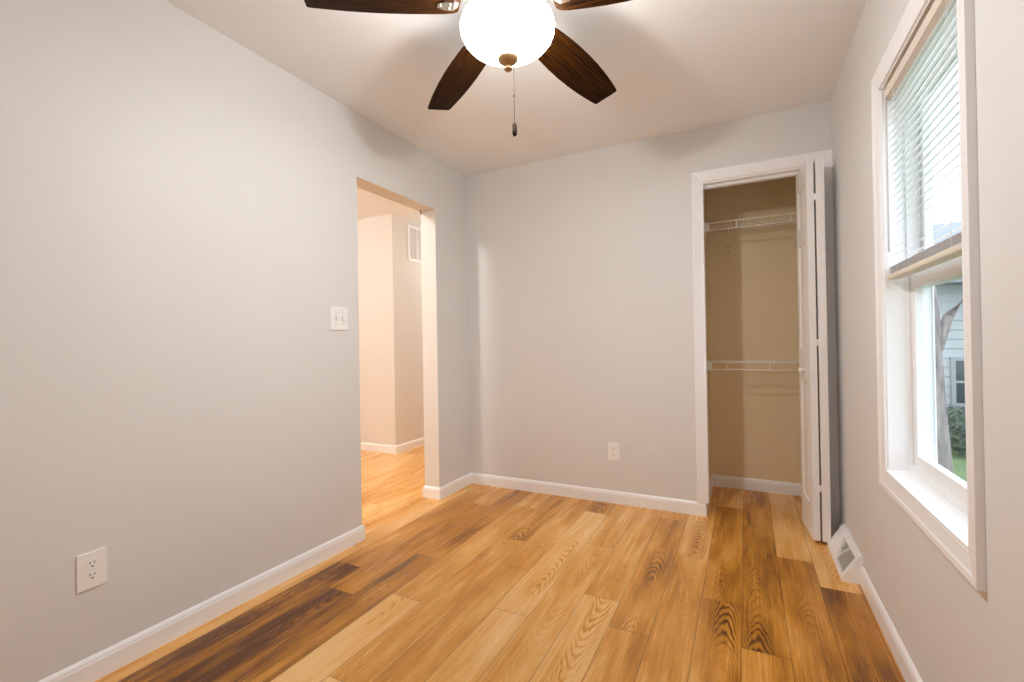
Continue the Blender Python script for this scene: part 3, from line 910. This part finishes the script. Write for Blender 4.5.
for xw in (3.12, 5.4):
    bm = bmesh.new()
    for a, b, c, d in ((xw, xw + 0.9, -0.10, -0.04), (xw, xw + 0.9, 0.68, 0.74), (xw, xw + 0.06, -0.04, 0.68), (xw + 0.84, xw + 0.9, -0.04, 0.68), (xw + 0.06, xw + 0.84, 0.30, 0.34), (xw + 0.43, xw + 0.47, -0.04, 0.68)):
        box(bm, a, b, NY - 0.06, NY - 0.02, c, d)
    wf = n_('house_window', bm, M_OUTWHITE)
    bm = bmesh.new(); box(bm, xw + 0.04, xw + 0.86, NY - 0.045, NY - 0.03, -0.06, 0.70); link('pane', bm, M_DARKGLASS, wf)

# dark board fence in front of the house
fe = tag(empty('board_fence', (3.0, 9.2, GZ)), 'weathered dark board fence in front of the pale house', 'fence')
for xp in (2.4, 4.2, 6.0):
    bm = bmesh.new(); box(bm, xp - 0.05, xp + 0.05, 9.23, 9.33, GZ, 0.14); pchild('post', bm, M_FENCE, fe)
bm = bmesh.new()
x = 2.36; rnd = random.Random(2)
while x < 6.1:
    hh = 0.06 + rnd.uniform(-0.015, 0.015)
    prism(bm, [(x, GZ + 0.03), (x + 0.13, GZ + 0.03), (x + 0.13, hh - 0.04), (x + 0.065, hh), (x, hh - 0.04)], lambda p, q: (p[0], q, p[1]), 9.18, 9.205); x += 0.15
pchild('board_panel', bm, M_FENCE, fe)
bm = bmesh.new()
for zr in (-0.40, -0.10): box(bm, 2.36, 6.1, 9.205, 9.24, zr, zr + 0.09)
pchild('rail', bm, M_FENCE, fe)

# tree with a forked pale trunk
tr = tag(empty('tree', (1.93, 6.8, GZ)), 'pale-barked forked tree trunk just outside the window', 'tree')
bm = bmesh.new()
tx, ty = 1.93, 6.8
tube(bm, [(tx + 0.03, ty, GZ - 0.05), (tx + 0.02, ty, GZ + 0.15), (tx, ty, GZ + 0.7), (tx - 0.02, ty, 0.7), (tx - 0.05, ty, 1.4), (tx - 0.10, ty + 0.05, 2.2), (tx - 0.16, ty + 0.1, 3.4), (tx - 0.1, ty + 0.1, 5.0)],
     [0.11, 0.080, 0.062, 0.058, 0.060, 0.052, 0.045, 0.02], 14)
pchild('trunk', bm, m_bark(), tr, True)
for pts, rs in (([(tx - 0.005, ty, 0.95), (tx + 0.09, ty + 0.02, 1.32), (tx + 0.30, ty + 0.05, 1.60), (tx + 0.85, ty + 0.1, 1.95), (tx + 1.5, ty + 0.2, 2.7)], [0.045, 0.05, 0.048, 0.04, 0.02]),
                ([(tx - 0.12, ty + 0.06, 2.3), (tx - 0.3, ty + 0.4, 3.2), (tx - 0.5, ty + 0.7, 4.3)], [0.05, 0.04, 0.015])):
    bm = bmesh.new(); tube(bm, pts, rs, 12); pchild('branch', bm, m_bark(), tr, True)

# low shrub at the foot of the fence
def shrub(x, y, r, label):
    rnd = random.Random(int(x * 100))
    bm = bmesh.new()
    for k in range(420):
        d = Vector((rnd.gauss(0, 1), rnd.gauss(0, 1), rnd.gauss(0, 1))).normalized() * r * rnd.uniform(0.55, 1.0)
        c = Vector((x, y, GZ + r * 0.8)) + Vector((d.x, d.y, d.z * 0.8))
        a = Vector((rnd.gauss(0, 1), rnd.gauss(0, 1), rnd.gauss(0, 1))).normalized(); b = a.orthogonal().normalized()
        s = 0.045
        bm.faces.new([bm.verts.new(c + v) for v in (a * s, b * s * 0.5, -a * s, -b * s * 0.5)])
    t = tag(empty('shrub', (x, y, GZ)), label, 'shrub')
    o = link('foliage', bm, M_LEAF, t, recalc=False); o.matrix_parent_inverse = Matrix.Translation(t.matrix_basis.translation).inverted()
    bm = bmesh.new(); tube(bm, [(x, y, GZ - 0.02), (x, y, GZ + r)], [0.03, 0.015], 8); pchild('stem', bm, M_FENCE, t)
shrub(2.62, 8.5, 0.40, 'low green shrub at the foot of the dark fence')
